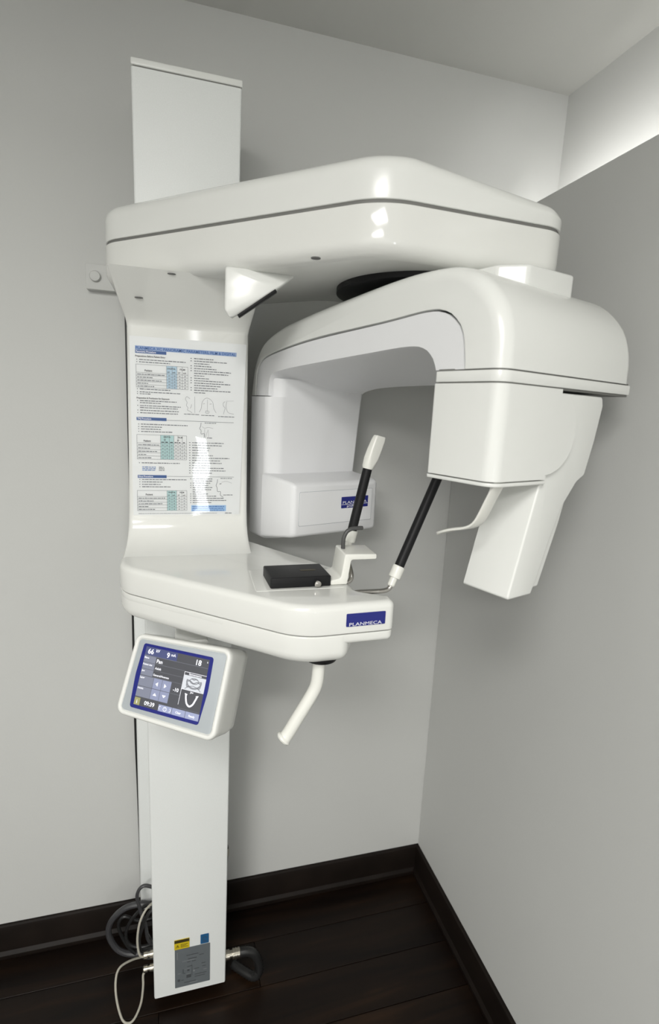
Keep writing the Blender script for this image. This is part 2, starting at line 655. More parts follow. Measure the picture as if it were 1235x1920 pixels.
# ---- wall bracket left of the arm
bm = B()
prism(bm, rect2(-0.200, 1.795, -0.02, 1.850, 0.003, 3), 0.0, 0.022, 0, 0.0015, frame((0, -0.001, 0), (1, 0, 0), (0, 0, 1), (0, -1, 0)))
br = part('wall_bracket', bm, 'wall', label='painted mounting plate on the wall with a round plug')
part('bracket_plug', lathe(B(), (-0.1795, -0.022, 1.823), (0, -1, 0), [(0.012, -0.002), (0.012, 0.006), (0.0105, 0.009), (0.006, 0.010)], 24), 'wall', br)

# ---- carriage plate with flares to the upper arm and the table
bm = B()
rings = []
for z, yf, xl, xrr in ((1.19, -0.37, -0.104, 0.146), (1.246, -0.37, -0.104, 0.146), (1.252, -0.345, -0.103, 0.1455), (1.262, -0.316, -0.1015, 0.145), (1.277, -0.296, -0.100, 0.1445),
                       (1.296, -0.285, -0.099, 0.144), (1.325, -0.280, -0.098, 0.1435), (1.45, -0.280, -0.096, 0.142), (1.690, -0.280, -0.094, 0.140), (1.697, -0.282, -0.0945, 0.141), (1.705, -0.288, -0.096, 0.142),
                       (1.715, -0.298, -0.099, 0.144), (1.730, -0.314, -0.104, 0.147), (1.750, -0.335, -0.109, 0.151), (1.765, -0.351, -0.113, 0.155), (1.779, -0.366, -0.117, 0.159)):
    rings.append([Vector((x, y, z)) for x, y in fillet([(xl, -0.10, 0), (xl, yf, 0.010), (xrr, yf, 0.010), (xrr, -0.10, 0)], 5)])
loft(bm, rings)
part('carriage_plate', bm, 'gloss', angle=50)

# ---- upper arm
arm_poly = [(-0.137, -0.03, 0.01), (-0.137, -0.222, 0.085), (0.283, -0.640, 0.115), (0.617, -0.628, 0.055), (0.617, -0.25, 0.05), (0.30, -0.25, 0.06), (0.16, -0.11, 0.04), (0.16, -0.03, 0.01)]
ap = fillet(arm_poly, 12)
bm = B()
prism(bm, ap, 1.775, 1.8465, 0.024, 0.002, seg=6)
arm = part('upper_arm', bm, 'gloss', angle=40)
bm = B()
prism(bm, inset(ap, 0.0035), 1.840, 1.856)
part('arm_seam', bm, 'groove', arm, smooth=False)
bm = B()
prism(bm, inset(ap, 0.0005), 1.8515, 1.916, 0.002, 0.026, seg=8)
for v in bm.verts:
    t = min(1, max(0, (v.co.x - 0.33) / 0.29))
    if v.co.z > 1.86:
        v.co.z -= 0.030 * t * t * (3 - 2 * t) * min(1, (v.co.z - 1.8515) / 0.05)
part('arm_top_cover', bm, 'white', arm, angle=40)
for (x, y) in ((-0.009, -0.36), (0.203, -0.575), (-0.068, -0.320)):
    z = 1.7752 if y < -0.33 else 1.7365
    part('screw_recess', lathe(B(), (x, y, z), (0, 0, -1), [(0.0075, 0), (0.0075, 0.0012), (0.004, 0.0018)], 16), 'screw', arm)

# ---- triangular light housing under the arm
pts = [(0.078, -0.452, 1.778), (0.077, -0.452, 1.708), (0.088, -0.454, 1.692), (0.165, -0.470, 1.748), (0.203, -0.446, 1.778), (0.150, -0.40, 1.778), (0.092, -0.424, 1.700), (0.082, -0.42, 1.712), (0.085, -0.40, 1.778), (0.178, -0.44, 1.755)]
bm = B()
for p in pts:
    bm.verts.new(p)
r_ = bmesh.ops.convex_hull(bm, input=bm.verts)
bmesh.ops.delete(bm, geom=[g for g in r_['geom_interior'] if isinstance(g, bmesh.types.BMVert)], context='VERTS')
bmesh.ops.dissolve_limit(bm, angle_limit=rad(4), verts=bm.verts, edges=bm.edges)
bmesh.ops.bevel(bm, geom=list(bm.edges), offset=0.004, segments=3, profile=0.5, affect='EDGES', clamp_overlap=True)
lh = part('light_housing', bm, 'white', angle=60)
bm = B()
box(bm, -0.038, -0.0032, -0.006, 0.040, 0.0022, 0.010, 0.001, frame((0.131, -0.4585, 1.7205), Vector((0.077, -0.016, 0.056)).normalized(), Vector((0.055, 0.01, -0.076)).normalized(), Vector((0.16, 0.97, 0.06)).normalized()))
part('light_window', bm, 'black', lh)

# ---- rotating C-arm, its own frame: u from detector to tube, w across, z up
AN = rad(20)
W_ = Vector((math.cos(AN), math.sin(AN), 0))
U_ = Vector((math.sin(AN), -math.cos(AN), 0))
P0 = Vector((0.40, -0.80, 0.0))
CU = lambda u, z, w: P0 + U_ * u + W_ * w + Vector((0, 0, z))          # profile (u, z) extruded along w
CW = lambda w, z, u: P0 + U_ * u + W_ * w + Vector((0, 0, z))          # profile (w, z) extruded along u
CP = lambda u, w, z: P0 + U_ * u + W_ * w + Vector((0, 0, z))          # plan (u, w) extruded along z

c_ = CP(-0.328, 0.165, 0)
lb = lathe(B(), (c_.x, c_.y, 0), (0, 0, 1), [(0.155, 1.764), (0.159, 1.766), (0.159, 1.779)], 64)
part('bearing', lb, 'black', label='black round bearing under the upper arm')

outer = smooth_path([(-0.692, 1.574, 0), (-0.678, 1.640, 0), (-0.640, 1.688, 0), (-0.570, 1.714, 0), (-0.494, 1.727, 0), (-0.354, 1.744, 0), (-0.218, 1.757, 0), (-0.140, 1.758, 0), (-0.090, 1.752, 0), (-0.051, 1.735, 0), (-0.017, 1.699, 0), (-0.002, 1.658, 0), (0.001, 1.6135, 0)], 6)
seam = smooth_path([(-0.669, 1.574, 0), (-0.664, 1.626, 0), (-0.648, 1.645, 0), (-0.619, 1.658, 0), (-0.531, 1.672, 0), (-0.416, 1.683, 0), (-0.236, 1.692, 0), (-0.143, 1.698, 0), (-0.108, 1.694, 0), (-0.086, 1.681, 0), (-0.071, 1.660, 0), (-0.062, 1.6135, 0)], 6)
N_ = 60
outer = resample(outer, N_)
seam = resample(seam, N_)
poly = [(p.x, p.y) for p in outer] + [(p.x, p.y) for p in reversed(seam)]
sc_ = [min(1.0, 0.30 + 1.1 * k / N_) for k in range(N_)] + [0.06] * N_
sc_[0] = 0.15


def arm_end(q, d):      # keep the cut ends level
    q[N_ - 1] = (poly[N_ - 1][0] - d, poly[N_ - 1][1])
    q[N_] = poly[N_]
    q[0] = (poly[0][0] + d * 0.3, poly[0][1])
    q[-1] = poly[-1]
    return q


bm = B()
prism(bm, poly, 0.0, 0.340, 0.022, 0.022, CU, 6, sc_, arm_end)


def lift_far_end(bm_):      # the arm's far rear corner ends higher than the near one
    for v in bm_.verts:
        q = v.co - P0
        if q.dot(W_) > 0.262 and q.dot(U_) < -0.56:
            v.co.z = max(v.co.z, 1.612)


lift_far_end(bm)
ca = part('rotating_arm', bm, 'white', angle=50)
# liner: panel between the seam and the opening, and the underside of the beam
on = resample(smooth_path([(-0.618, 1.574, 0), (-0.616, 1.604, 0), (-0.604, 1.620, 0), (-0.560, 1.627, 0), (-0.500, 1.632, 0), (-0.287, 1.645, 0), (-0.185, 1.650, 0), (-0.150, 1.645, 0), (-0.131, 1.630, 0), (-0.123, 1.6135, 0)], 6), N_)
of = resample(smooth_path([(-0.606, 1.586, 0), (-0.594, 1.594, 0), (-0.570, 1.600, 0), (-0.530, 1.605, 0), (-0.440, 1.609, 0), (-0.287, 1.611, 0), (-0.185, 1.612, 0), (-0.150, 1.611, 0), (-0.131, 1.605, 0), (-0.123, 1.594, 0)], 6), N_)
sm = [p + (q - p).normalized() * 0.0028 for p, q in zip(seam, on)]
st = [(sm, 0.030), (sm, 0.003), (sm, 0.0015)]
st += [([a.lerp(b, t) for a, b in zip(sm, on)], 0.0015 + 0.005 * t) for t in (0.5, 0.9, 0.97)]
st += [(on, 0.010)]
st += [([a.lerp(b, t) for a, b in zip(on, of)], 0.010 + 0.249 * t) for t in (0.03, 0.5, 0.97, 1.0)]
st += [([a.lerp(b, 0.5) for a, b in zip(seam, of)], 0.30), (sm, 0.335)]
bm = B()
loft(bm, [[CU(p.x, p.y, w) for p in r] for r, w in st], False, False, False)
lift_far_end(bm)
part('inner_liner', bm, 'liner', ca, angle=40)
bm = B()
prism(bm, fillet([(-0.19, 0.10, 0.01), (-0.105, 0.10, 0.014), (-0.068, 0.128, 0.012), (-0.058, 0.235, 0.010), (-0.19, 0.25, 0.01)], 5), 1.735, 1.7735, 0, 0.004, CP)
part('mounting_block', bm, 'white', ca)

# ---- detector leg
bm = B()
dp = fillet([(-0.692, -0.002, 0.012), (-0.612, -0.002, 0.018), (-0.598, 0.030, 0.03), (-0.598, 0.262, 0.008), (-0.692, 0.262, 0.01)], 6)
CPT = lambda u, w, z: CP(u, w if w < 0.1 else w - (w - 0.1) * 0.85 * (1.60 - max(z, 1.385)), z)      # inner face narrows downwards
prism(bm, dp, 1.248, 1.572, 0.008, 0, CPT, 4)
prism(bm, fillet([(-0.68, 0.012, 0), (-0.616, 0.012, 0.014), (-0.598, 0.034, 0.03), (-0.598, 0.262, 0.008), (-0.68, 0.262, 0)], 6), 1.572, 1.612, 0, 0, CPT)
det = part('detector', bm, 'liner', angle=45)
bm = B()
rings = []
for u, w0, w1, z0, z1, r in ((-0.610, -0.010, 0.247, 1.254, 1.402, 0.008), (-0.512, 0.004, 0.243, 1.272, 1.394, 0.008), (-0.503, 0.008, 0.239, 1.276, 1.389, 0.008), (-0.500, 0.014, 0.233, 1.281, 1.384, 0.006)):
    rings.append([CW(a, b, u) for a, b in rect2(w0, z0, w1, z1, r, 4)])
loft(bm, rings)
part('detector_nose', bm, 'liner', det, angle=40)
FD = lambda a, b, d: CW(a, b, -0.500 + d)
bm = B()
prism(bm, rect2(0.022, 1.299, 0.224, 1.373, 0.003, 3), 0.0, 0.0008, 0, 0.0004, FD, 1)
part('nose_panel', bm, 'liner', det)
bm = B()
prism(bm, rect2(0.0212, 1.2982, 0.2248, 1.3738, 0.003, 3), 0.0, 0.0003, 0, 0, FD)
part('panel_seam', bm, 'grey_bezel', det, smooth=False)
bm = B()
prism(bm, rect2(0.134, 1.331, 0.212, 1.357, 0.001, 2), 0.0005, 0.0014, 0, 0, FD)
part('brand_sticker', bm, 'navy', det, smooth=False, label='blue brand sticker')
bm = B()
add_text(bm, 'PLANMECA', 0.1375, 1.3412, 0.0085, FD, 0.0019, width=0.070)
flat(bm, 0.1345, 1.3388, 0.2115, 1.3398, FD, 0.0019)
add_text(bm, 'proline', 0.150, 1.3335, 0.0062, FD, 0.0019, width=0.030)
part('sticker_lettering', bm, 'lettering', det, smooth=False)

# ---- tube housing
bm = B()
band_plan = fillet([(-0.116, 0.0, 0.004), (0.001, 0.0, 0.020), (0.001, 0.340, 0.006), (-0.116, 0.340, 0.006)], 6)
prism(bm, band_plan, 1.5965, 1.6115, 0.001, 0.001, CP, 2)
tb = part('tube_housing', bm, 'white', angle=40)
bm = B()
prism(bm, inset(band_plan, 0.003), 1.5935, 1.6145, 0, 0, CP)
part('band_seam', bm, 'groove', tb, smooth=False)
# box with an arc-shaped end on its outer face
arc = [(0.1395, 1.5945), (0.1395, 1.5880), (0.1500, 1.5862)]
for k in range(0, 19):
    t = rad(50 - k * 140 / 18)
    arc.append((0.118 + 0.070 * math.cos(t), 1.535 + 0.064 * math.sin(t)))
front = [(0.0, 1.4645), (0.0, 1.5945)] + arc + [(0.122, 1.4705), (0.122, 1.4645)]
box_plan = fillet([(-0.1175, 0.0, 0.004), (0.002, 0.0, 0.020), (0.002, 0.122, 0.002), (-0.1175, 0.122, 0.004)], 6)


def box_edge(q, d):     # only the long vertical edge is rounded
    return [(d, front[0][1]), (d, front[1][1])] + front[2:]


bm = B()
prism(bm, front, -0.1175, 0.002, 0.004, 0.020, CW, 6, None, box_edge)
part('tube_box', bm, 'white', tb, angle=40)
bm = B()
prism(bm, inset(box_plan, -0.001), 1.4575, 1.4625, 0.0015, 0.0005, CP, 2)
part('tube_box_lid', bm, 'white', tb, angle=40)
tail = [(0.1405, 1.590, 0.003), (0.2665, 1.590, 0.006), (0.271, 1.575, 0.01), (0.259, 1.518, 0.05), (0.243, 1.466, 0.006), (0.222, 1.455, 0.02), (0.190, 1.418, 0.05), (0.166, 1.365, 0.10), (0.146, 1.310, 0.02), (0.134, 1.284, 0.004), (0.074, 1.284, 0.004), (0.123, 1.461, 0.003)]
bm = B()
prism(bm, fillet(tail, 5), -0.090, -0.005, 0.002, 0.003, CW, 3)
part('tube_tail', bm, 'white', tb, angle=40)
back = [(0.16, 1.58, 0.002), (0.255, 1.58, 0.004), (0.243, 1.467, 0.01), (0.226, 1.458, 0.02), (0.206, 1.388, 0.08), (0.169, 1.288, 0.004), (0.12, 1.288, 0.004)]
bm = B()
prism(bm, fillet(back, 5), -0.085, -0.017, 0.002, 0.002, CW, 3)
part('tube_tail_backing', bm, 'white', tb, angle=40)
# bent white strap below the box
path = resample(smooth_path([CU(-0.004, 1.463, 0.025), CU(-0.016, 1.437, 0.025), CU(-0.028, 1.410, 0.025), CU(-0.037, 1.398, 0.025), CU(-0.052, 1.390, 0.025), CU(-0.078, 1.382, 0.025), CU(-0.106, 1.370, 0.025)], 6), 26)
bm = B()
rings = []
for i, p in enumerate(path):
    t = (path[min(i + 1, 25)] - path[max(i - 1, 0)]).normalized()
    nn = t.cross(W_).normalized()
    hw = 0.011 if i < 22 else 0.011 * math.sqrt(max(0.12, 1 - ((i - 21) / 4.3) ** 2))
    th = 0.0024
    rings.append([p + W_ * a * hw + nn * b * th for a, b in ((-1, -0.6), (-0.8, -1), (0.8, -1), (1, -0.6), (1, 0.6), (0.8, 1), (-0.8, 1), (-1, 0.6))])
loft(bm, rings)
part('guide_strap', bm, 'cream', tb, angle=50, label='bent flat white strap hanging below the tube housing')

# ---- chin table
tbl_poly = [(-0.108, -0.16, 0.005), (-0.108, -0.410, 0.085), (0.180, -0.668, 0.10), (0.340, -0.660, 0.0125), (0.340, -0.630, 0.0125), (0.292, -0.600, 0.02), (0.295, -0.47, 0.04), (0.146, -0.225, 0.04), (0.146, -0.16, 0.005)]
tp = fillet(tbl_poly, 10)
bm = B()
prism(bm, tp, 1.2005, 1.250, 0.0015, 0.011, seg=5)
tab = part('chin_table', bm, 'gloss', angle=40)
bm = B()
prism(bm, inset(tp, 0.003), 1.196, 1.203)
part('table_seam', bm, 'groove', tab, smooth=False)
bm = B()
lo = [(-0.107, -0.16, 0.005), (-0.107, -0.409, 0.085), (0.180, -0.667, 0.10), (0.258, -0.664, 0.02), (0.285, -0.615, 0.04), (0.285, -0.47, 0.04), (0.143, -0.23, 0.04), (0.143, -0.16, 0.005)]
prism(bm, fillet(lo, 10), 1.150, 1.198, 0.020, 0.0015, seg=6)
prism(bm, inset(tp, 0.001), 1.181, 1.1985, 0.008, 0.001, seg=4)
part('table_lower_shell', bm, 'gloss', tab, angle=40)
FT = frame((0, -0.6635, 0), Vector((0.16, 0.008, 0)).normalized(), (0, 0, 1), (0.05, -1, 0))
bm = B()
TF = lambda a, b, d: Vector((a, -0.668 + (a - 0.18) * 0.05 - d, b))
prism(bm, rect2(0.2545, 1.2125, 0.322, 1.2345, 0.0016, 3), -0.002, 0.0012, 0, 0.0004, TF, 1)
part('brand_badge', bm, 'navy', tab, label='blue brand badge on the table edge')
bm = B()
add_text(bm, 'PLANMECA', 0.2595, 1.2140, 0.0078, TF, 0.0017, width=0.056)
part('badge_lettering', bm, 'lettering', tab, smooth=False)
# inset slide plate under the chin rest
bm = B()
prism(bm, fillet([(0.122, -0.585, 0.003), (0.275, -0.585, 0.003), (0.275, -0.468, 0.003), (0.124, -0.468, 0.003)], 3), 1.2485, 1.2506, 0, 0.0004)
part('slide_plate', bm, 'gloss', tab)
part('pivot_cap', lathe(B(), (0.229, -0.616, 1.152), (0, 0, -1), [(0.031, 0), (0.031, 0.007), (0.027, 0.013), (0.018, 0.016)], 32), 'black', tab)
hp = smooth_path([(0.226, -0.617, 1.150), (0.2255, -0.618, 1.120), (0.223, -0.619, 1.093), (0.214, -0.6195, 1.072), (0.192, -0.620, 1.034), (0.176, -0.620, 1.006), (0.169, -0.620, 0.998)], 5)
part('hand_grip', tube(B(), hp, [0.0108] * (len(hp) - 4) + [0.0112, 0.0124, 0.0136, 0.0140], 16), 'cream', tab, label='bent white hand grip hanging under the table')

# ---- chin rest: black slide, white bracket, dark hook
bm = B()
FB = frame((0.199, -0.5405, 0), (0.996, 0.02, 0), (-0.02, 0.996, 0), (0, 0, 1))
prism(bm, rect2(-0.053, -0.0375, 0.053, 0.0375, 0.003, 3), 1.2515, 1.2695, 0.001, 0.0022, FB, 3)
cr = part('chin_rest', bm, 'black', label='black slide block on the table')
bm = B()
prism(bm, rect2(0.006, -0.0035, 0.035, 0.0035, 0.0034, 5), 1.2690, 1.2699, 0, 0, FB)
part('slot', bm, 'label_black', cr, smooth=False)
part('locking_knob', lathe(B(), FB(0.027, -0.037, 1.2585), (0.02, -1, 0), [(0.003, 0), (0.003, 0.003), (0.0055, 0.004), (0.006, 0.007), (0.0055, 0.010), (0.003, 0.011)], 20), 'chrome', cr, label='small shiny round knob')
# bracket profile (a to the right, z) extruded in depth
FBR = lambda a, z, d: Vector((0.252 + a + 0.02 * d, -0.5735 + d, z))
brp = fillet([(0.0, 1.2513, 0.0025), (0.0310, 1.2513, 0.0025), (0.0365, 1.2955, 0.004), (0.083, 1.2955, 0.0025), (0.083, 1.3045, 0.0025), (0.0250, 1.3060, 0.003), (0.0190, 1.2630, 0.006), (0.0, 1.2590, 0.0025)], 5)
bm = B()
prism(bm, brp, 0.0, 0.064, 0.0015, 0.0015, FBR, 3)
part('chin_bracket', bm, 'cream', cr, angle=45, label='white stepped bracket beside the black block')
bm = B()
hk = smooth_path([(0.2845, -0.535, 1.302), (0.284, -0.535, 1.316), (0.285, -0.535, 1.327), (0.290, -0.535, 1.337), (0.300, -0.5345, 1.342), (0.312, -0.534, 1.343), (0.319, -0.534, 1.343)], 5)
part('bite_hook', tube(B(), hk, 0.0038, 12), 'dark_grey', cr, label='dark grey bent bite hook')

# ---- temple supports


def temple(points, rod0, rod1, tip1, wire, label):
    rod0, rod1 = Vector(rod0), Vector(rod1)
    d = (rod1 - rod0).normalized()
    t = tube(B(), [rod0, rod1], 0.0088, 20)
    root = part('temple_support', t, 'black_rod', label=label)
    part('socket', lathe(B(), rod0 - d * 0.034, d, [(0.0055, 0), (0.0068, 0.002), (0.0068, 0.016), (0.0108, 0.0165), (0.0112, 0.019), (0.0112, 0.037), (0.0102, 0.0385)], 24), 'cream', root)
    part('wire_base', tube(B(), smooth_path(wire, 6), 0.0043, 12), 'chrome', root)
    if tip1:
        tip1 = Vector(tip1)
        s = d.cross(Vector((0.3, -1, 0))).normalized()
        e = d.cross(s).normalized()
        bm = B()
        L = (tip1 - rod1).length
        rings = []
        for k, (h, a, b) in enumerate(((-0.004, 0.0092, 0.0092), (0.0, 0.0108, 0.0104), (0.25, 0.0120, 0.0100), (0.55, 0.0128, 0.0088), (0.88, 0.0122, 0.0072), (0.98, 0.0112, 0.0064), (1.0, 0.0100, 0.0054))):
            hh = h * L if k else h
            c = rod1 + (tip1 - rod1) * (h if k else 0) + d * (hh if not k else 0)
            rings.append([c + s * x + e * y for x, y in rect2(-a, -b, a, b, min(a, b) * (0.95 if k < 2 else 0.55), 5)])
        loft(bm, rings)
        part('rubber_tip', bm, 'cream', root, angle=50)
    return root


temple(None, (0.314, -0.49, 1.3245), (0.340, -0.487, 1.449), (0.361, -0.484, 1.506),
       [(0.272, -0.555, 1.2475), (0.290, -0.552, 1.2475), (0.298, -0.549, 1.2525), (0.2995, -0.543, 1.262), (0.2985, -0.53, 1.275), (0.301, -0.51, 1.285), (0.305, -0.497, 1.291), (0.308, -0.491, 1.297)],
       'black temple support rod with white tip in front of the detector')
temple(None, (0.3745, -0.58, 1.279), (0.466, -0.55, 1.475), (0.485, -0.544, 1.52),
       [(0.282, -0.59, 1.2405), (0.305, -0.585, 1.2402), (0.335, -0.585, 1.240), (0.350, -0.584, 1.2405), (0.358, -0.5832, 1.2435), (0.362, -0.583, 1.2500)],
       'black temple support rod rising behind the tube housing')

# ---- control panel
n_ = Vector((-0.52724, -0.75759, 0.38481)).normalized()
r_ = Vector((0.82079, -0.57123, 0)).normalized()
u_ = n_.cross(r_).normalized()
FP = frame((-0.013, -0.52, 1.065), r_, u_, n_)
pp = [(-0.092, 0.071, 0.016), (0.104, 0.077, 0.016), (0.1025, -0.076, 0.016), (-0.100, -0.071, 0.016)]
bm = B()
po = fillet(pp[::-1], 6)
rings = []
for ins, d in ((0.024, -0.088), (0.012, -0.085), (0.005, -0.076), (0.001, -0.050), (0.0, -0.020), (-0.001, -0.006), (0.0, 0.0005), (0.002, 0.003), (0.005, 0.0035), (0.0075, 0.0025), (0.0085, 0.000)):
    rings.append([FP(x, y, d) for x, y in inset(po, ins)])
loft(bm, rings)
cp = part('control_panel', bm, 'gloss', angle=60)
bm = B()
prism(bm, inset(po, 0.0090), -0.002, 0.0012, 0, 0.0006, FP, 2)
part('bezel', bm, 'grey_bezel', cp)
bm = B()
prism(bm, fillet([(-0.0735, -0.0555, 0.005), (0.0675, -0.0565, 0.005), (0.0735, 0.0, 0.12), (0.0715, 0.0575, 0.005), (-0.0725, 0.0565, 0.005), (-0.0765, 0.0, 0.12)], 6), 0.0, 0.0018, 0, 0.0005, FP, 1)
part('screen_surround', bm, 'navy', cp, label='dark blue surround of the lit screen')
FS = lambda a, b, d: FP(a * 0.001, b * 0.001, 0.0019 + d * 0.0001)
bm = B()
prism(bm, [(-66.3, -49.5), (66.8, -50.5), (65.0, 52.0), (-66.1, 52.0)], -2, 1, 0, 0, FS)
scr = part('display', bm, 's_dark', cp, smooth=False, label='lit touch screen with readings and buttons')


def sflats(name, rects, m, d):
    for q in rects:
        bm = B()
        flat(bm, *q, FS, d)
        part(name, bm, m, cp, smooth=False)


sflats('screen_header', [(-65.8, 37.5, 1.0, 51.8)], 's_head', 3)
sflats('screen_tab', [(-65.6, 25.2, -40.6, 36.4), (-65.6, 13.9, -40.6, 24.6), (-65.6, 2.6, -40.6, 13.3)], 's_side', 3)
sflats('screen_button', [(-66.0, -16.2, -36.6, 1.6), (-66.2, -34.6, -36.8, -17.0)], 's_side', 3)
sflats('arrow_button', [(-36.0, -16.2, -18.4, 1.6), (-17.8, -16.2, 0.6, 1.6), (-36.2, -34.4, -18.6, -17.0), (-18.0, -34.4, 0.5, -17.0)], 's_btn', 3)
sflats('bottom_button', [(-15.0, -50.0, 12.0, -39.0), (12.8, -50.2, 39.0, -39.0), (39.8, -50.4, 66.4, -39.0)], 's_btn2', 3)
sflats('info_button', [(-66.0, -49.2, -54.2, -36.6)], 's_olive', 3)
sflats('screen_rule', [(-65.6, 36.9, 65.2, 37.5), (-40.0, 25.0, 21.0, 25.5), (-40.0, 13.6, 21.0, 14.0), (-40.0, 2.2, 21.0, 2.6), (0.8, -16.8, 22.0, -16.3), (22.8, -37.0, 66.0, -36.6)], 's_line', 4)
sflats('image_frame', [(21.8, 24.0, 65.8, 24.7), (21.8, -31.4, 22.5, 24.7), (21.8, -5.0, 66.0, -4.3)], 's_white', 6)
bm = B()
prism(bm, [(22.6, -4.2), (66.0, -4.2), (65.8, 19.2), (22.6, 19.2)], 0, 4, 0, 0, FS)
part('xray_picture', bm, 's_xray', cp, smooth=False)
bm = B()
for cx_, cy_, rx, ry, a0, a1, w_ in ((44, 9.5, 14, 10, 160, 380, 3.0), (44, 11.5, 8.5, 4.5, 0, 360, 1.6), (33, 6, 3, 6, 60, 300, 1.6), (55, 6, 3, 6, -120, 120, 1.6)):
    stroke(bm, [(cx_ + rx * math.cos(rad(a0 + (a1 - a0) * k / 20)), cy_ + ry * math.sin(rad(a0 + (a1 - a0) * k / 20))) for k in range(21)], w_, FS, 6)
part('xray_shading', bm, 's_xmid', cp, smooth=False)
bm = B()
stroke(bm, [(32 + 24 * k / 10, 9.5 + 1.5 * math.sin(k)) for k in range(11)], 1.2, FS, 7)
stroke(bm, [(38 + 12 * k / 8, 14.5 + 0.8 * math.cos(k)) for k in range(9)], 1.2, FS, 7)
stroke(bm, [(28.5, -3.5), (34, 1.5), (44, 3.5), (54, 1.5), (60, -3.5)], 0.9, FS, 7)
part('xray_outlines', bm, 's_xdark', cp, smooth=False)
bm = B()
jw = smooth_path([(33.2, -12.0, 0), (35.2, -20.0, 0), (38.5, -27.0, 0), (44.4, -30.2, 0), (50.0, -26.0, 0), (53.2, -19.0, 0), (55.8, -12.0, 0)], 5)
stroke(bm, [(p.x, p.y) for p in jw], 3.0, FS, 6)
stroke(bm, [(31.0, -11.3), (36.0, -12.2)], 1.8, FS, 6)
stroke(bm, [(53.2, -12.2), (58.0, -11.0)], 1.8, FS, 6)
part('jaw_symbol', bm, 's_white', cp, smooth=False)
bm = B()
for body, x, y, h, al in (('66', -60.2, 40.5, 12.5, 'l'), ('kV', -43.5, 45.4, 7.2, 'l'), ('9', -20.4, 40.3, 12.5, 'l'), ('mA', -11.5, 44.2, 6.6, 'l'), ('18', 40.4, 39.2, 12.8, 'l'), ('s', 61.4, 46.0, 5.0, 'l'),
                          ('Pan', -38.0, 27.6, 9.0, 'l'), ('Adult', -38.5, 16.4, 5.6, 'l'), ('General/Average', -39.2, 5.2, 4.8, 'l'), ('-10', 6.4, -12.0, 8.6, 'l'),
                          ('Menu', -64.6, 31.6, 4.4, 'l'), ('Patient size', -64.6, 20.2, 4.2, 'l'), ('Jaw', -64.6, 8.8, 4.4, 'l'), ('Layer', -64.6, -3.0, 4.4, 'l'), ('Height', -64.6, -21.4, 4.4, 'l'),
                          ('Segmentation', 44.0, 20.2, 4.6, 'c'), ('Jaw', 44.0, -8.6, 4.4, 'c'), ('i', -60.2, -46.4, 9.0, 'c'), ('09:39', -34.0, -46.0, 9.6, 'c'), ('Clear', 26.0, -46.4, 5.0, 'c'), ('Ready', 53.0, -46.6, 5.0, 'c')):
    add_text(bm, body, x, y, h, FS, 8, align=al)
for tri in (((-30.6, -7.6), (-25.6, -3.8), (-25.6, -11.4)), ((-7.6, -7.6), (-12.6, -3.8), (-12.6, -11.4)), ((-27.6, -22.8), (-31.6, -27.4), (-23.6, -27.4)), ((-8.8, -27.4), (-12.8, -22.8), (-4.8, -22.8))):
    bm.faces.new([bm.verts.new(FS(*p, 8)) for p in tri])
stroke(bm, [(-1.4 + 3.3 * math.cos(k * 0.42), -44.6 + 3.3 * math.sin(k * 0.42)) for k in range(15)], 0.8, FS, 8, True)
stroke(bm, [(-11.5 + 2.2 * math.cos(1 + k * 0.4), -44.4 + 2.6 * math.sin(1 + k * 0.4)) for k in range(10)], 0.8, FS, 8)
stroke(bm, [(8.0 + 2.2 * math.cos(-2 + k * 0.4), -44.8 + 2.6 * math.sin(-2 + k * 0.4)) for k in range(10)], 0.8, FS, 8)
stroke(bm, [(-1.4, -44.6), (-1.4, -42.2)], 0.7, FS, 8)
part('screen_lettering', bm, 's_white', cp, smooth=False)
bm = B()
prism(bm, rect2(-0.03, -0.035, 0.03, 0.035, 0.006, 3), 0.0, 0.24, 0, 0, frame((0.022, -0.47, 1.085), (1, 0, 0), (0, 0, 1), (0, 1, 0)))
part('panel_bracket', bm, 'white')

# ================================================================== LAMINATED CHART
ch = thing('parameter_chart', 'laminated white instruction chart stuck on the machine column above the table', 'chart')
ch.location = (0.022, -0.2805, 1.30)
bpy.context.view_layer.update()
_ic = ch.matrix_world.inverted()


def cpart(name, bm, m, **k):
    o = obj(name, bm, m, ch, smooth=k.get('smooth', False))
    o.matrix_parent_inverse = _ic
    if k.get('stuff'):
        o['kind'] = 'stuff'
    return o


HP = lambda a, b, d: Vector((a * 0.001, -0.2808 - d * 0.0001, b * 0.001))      # millimetres on the plate
bm = B()
prism(bm, [(-89, 1305), (126, 1303), (136, 1672), (-89, 1672)], 0, 4, 0, 0, HP)
cpart('paper_sheet', bm, 'paper')
ink, lite, dark_, blue_, pale, wht, boxb = (B() for _ in range(7))


def words(bm_, x, y, w, h=1.5, seed=0, gap=1.0):
    """an illegible line of print: a row of word-sized dashes"""
    rnd = random.Random(seed)
    e = x + w
    while x < e - 1.5:
        l = min(rnd.uniform(2.5, 8), e - x)
        flat(bm_, x, y, x + l, y + h * rnd.uniform(0.85, 1.15), HP, 6)
        x += l + gap


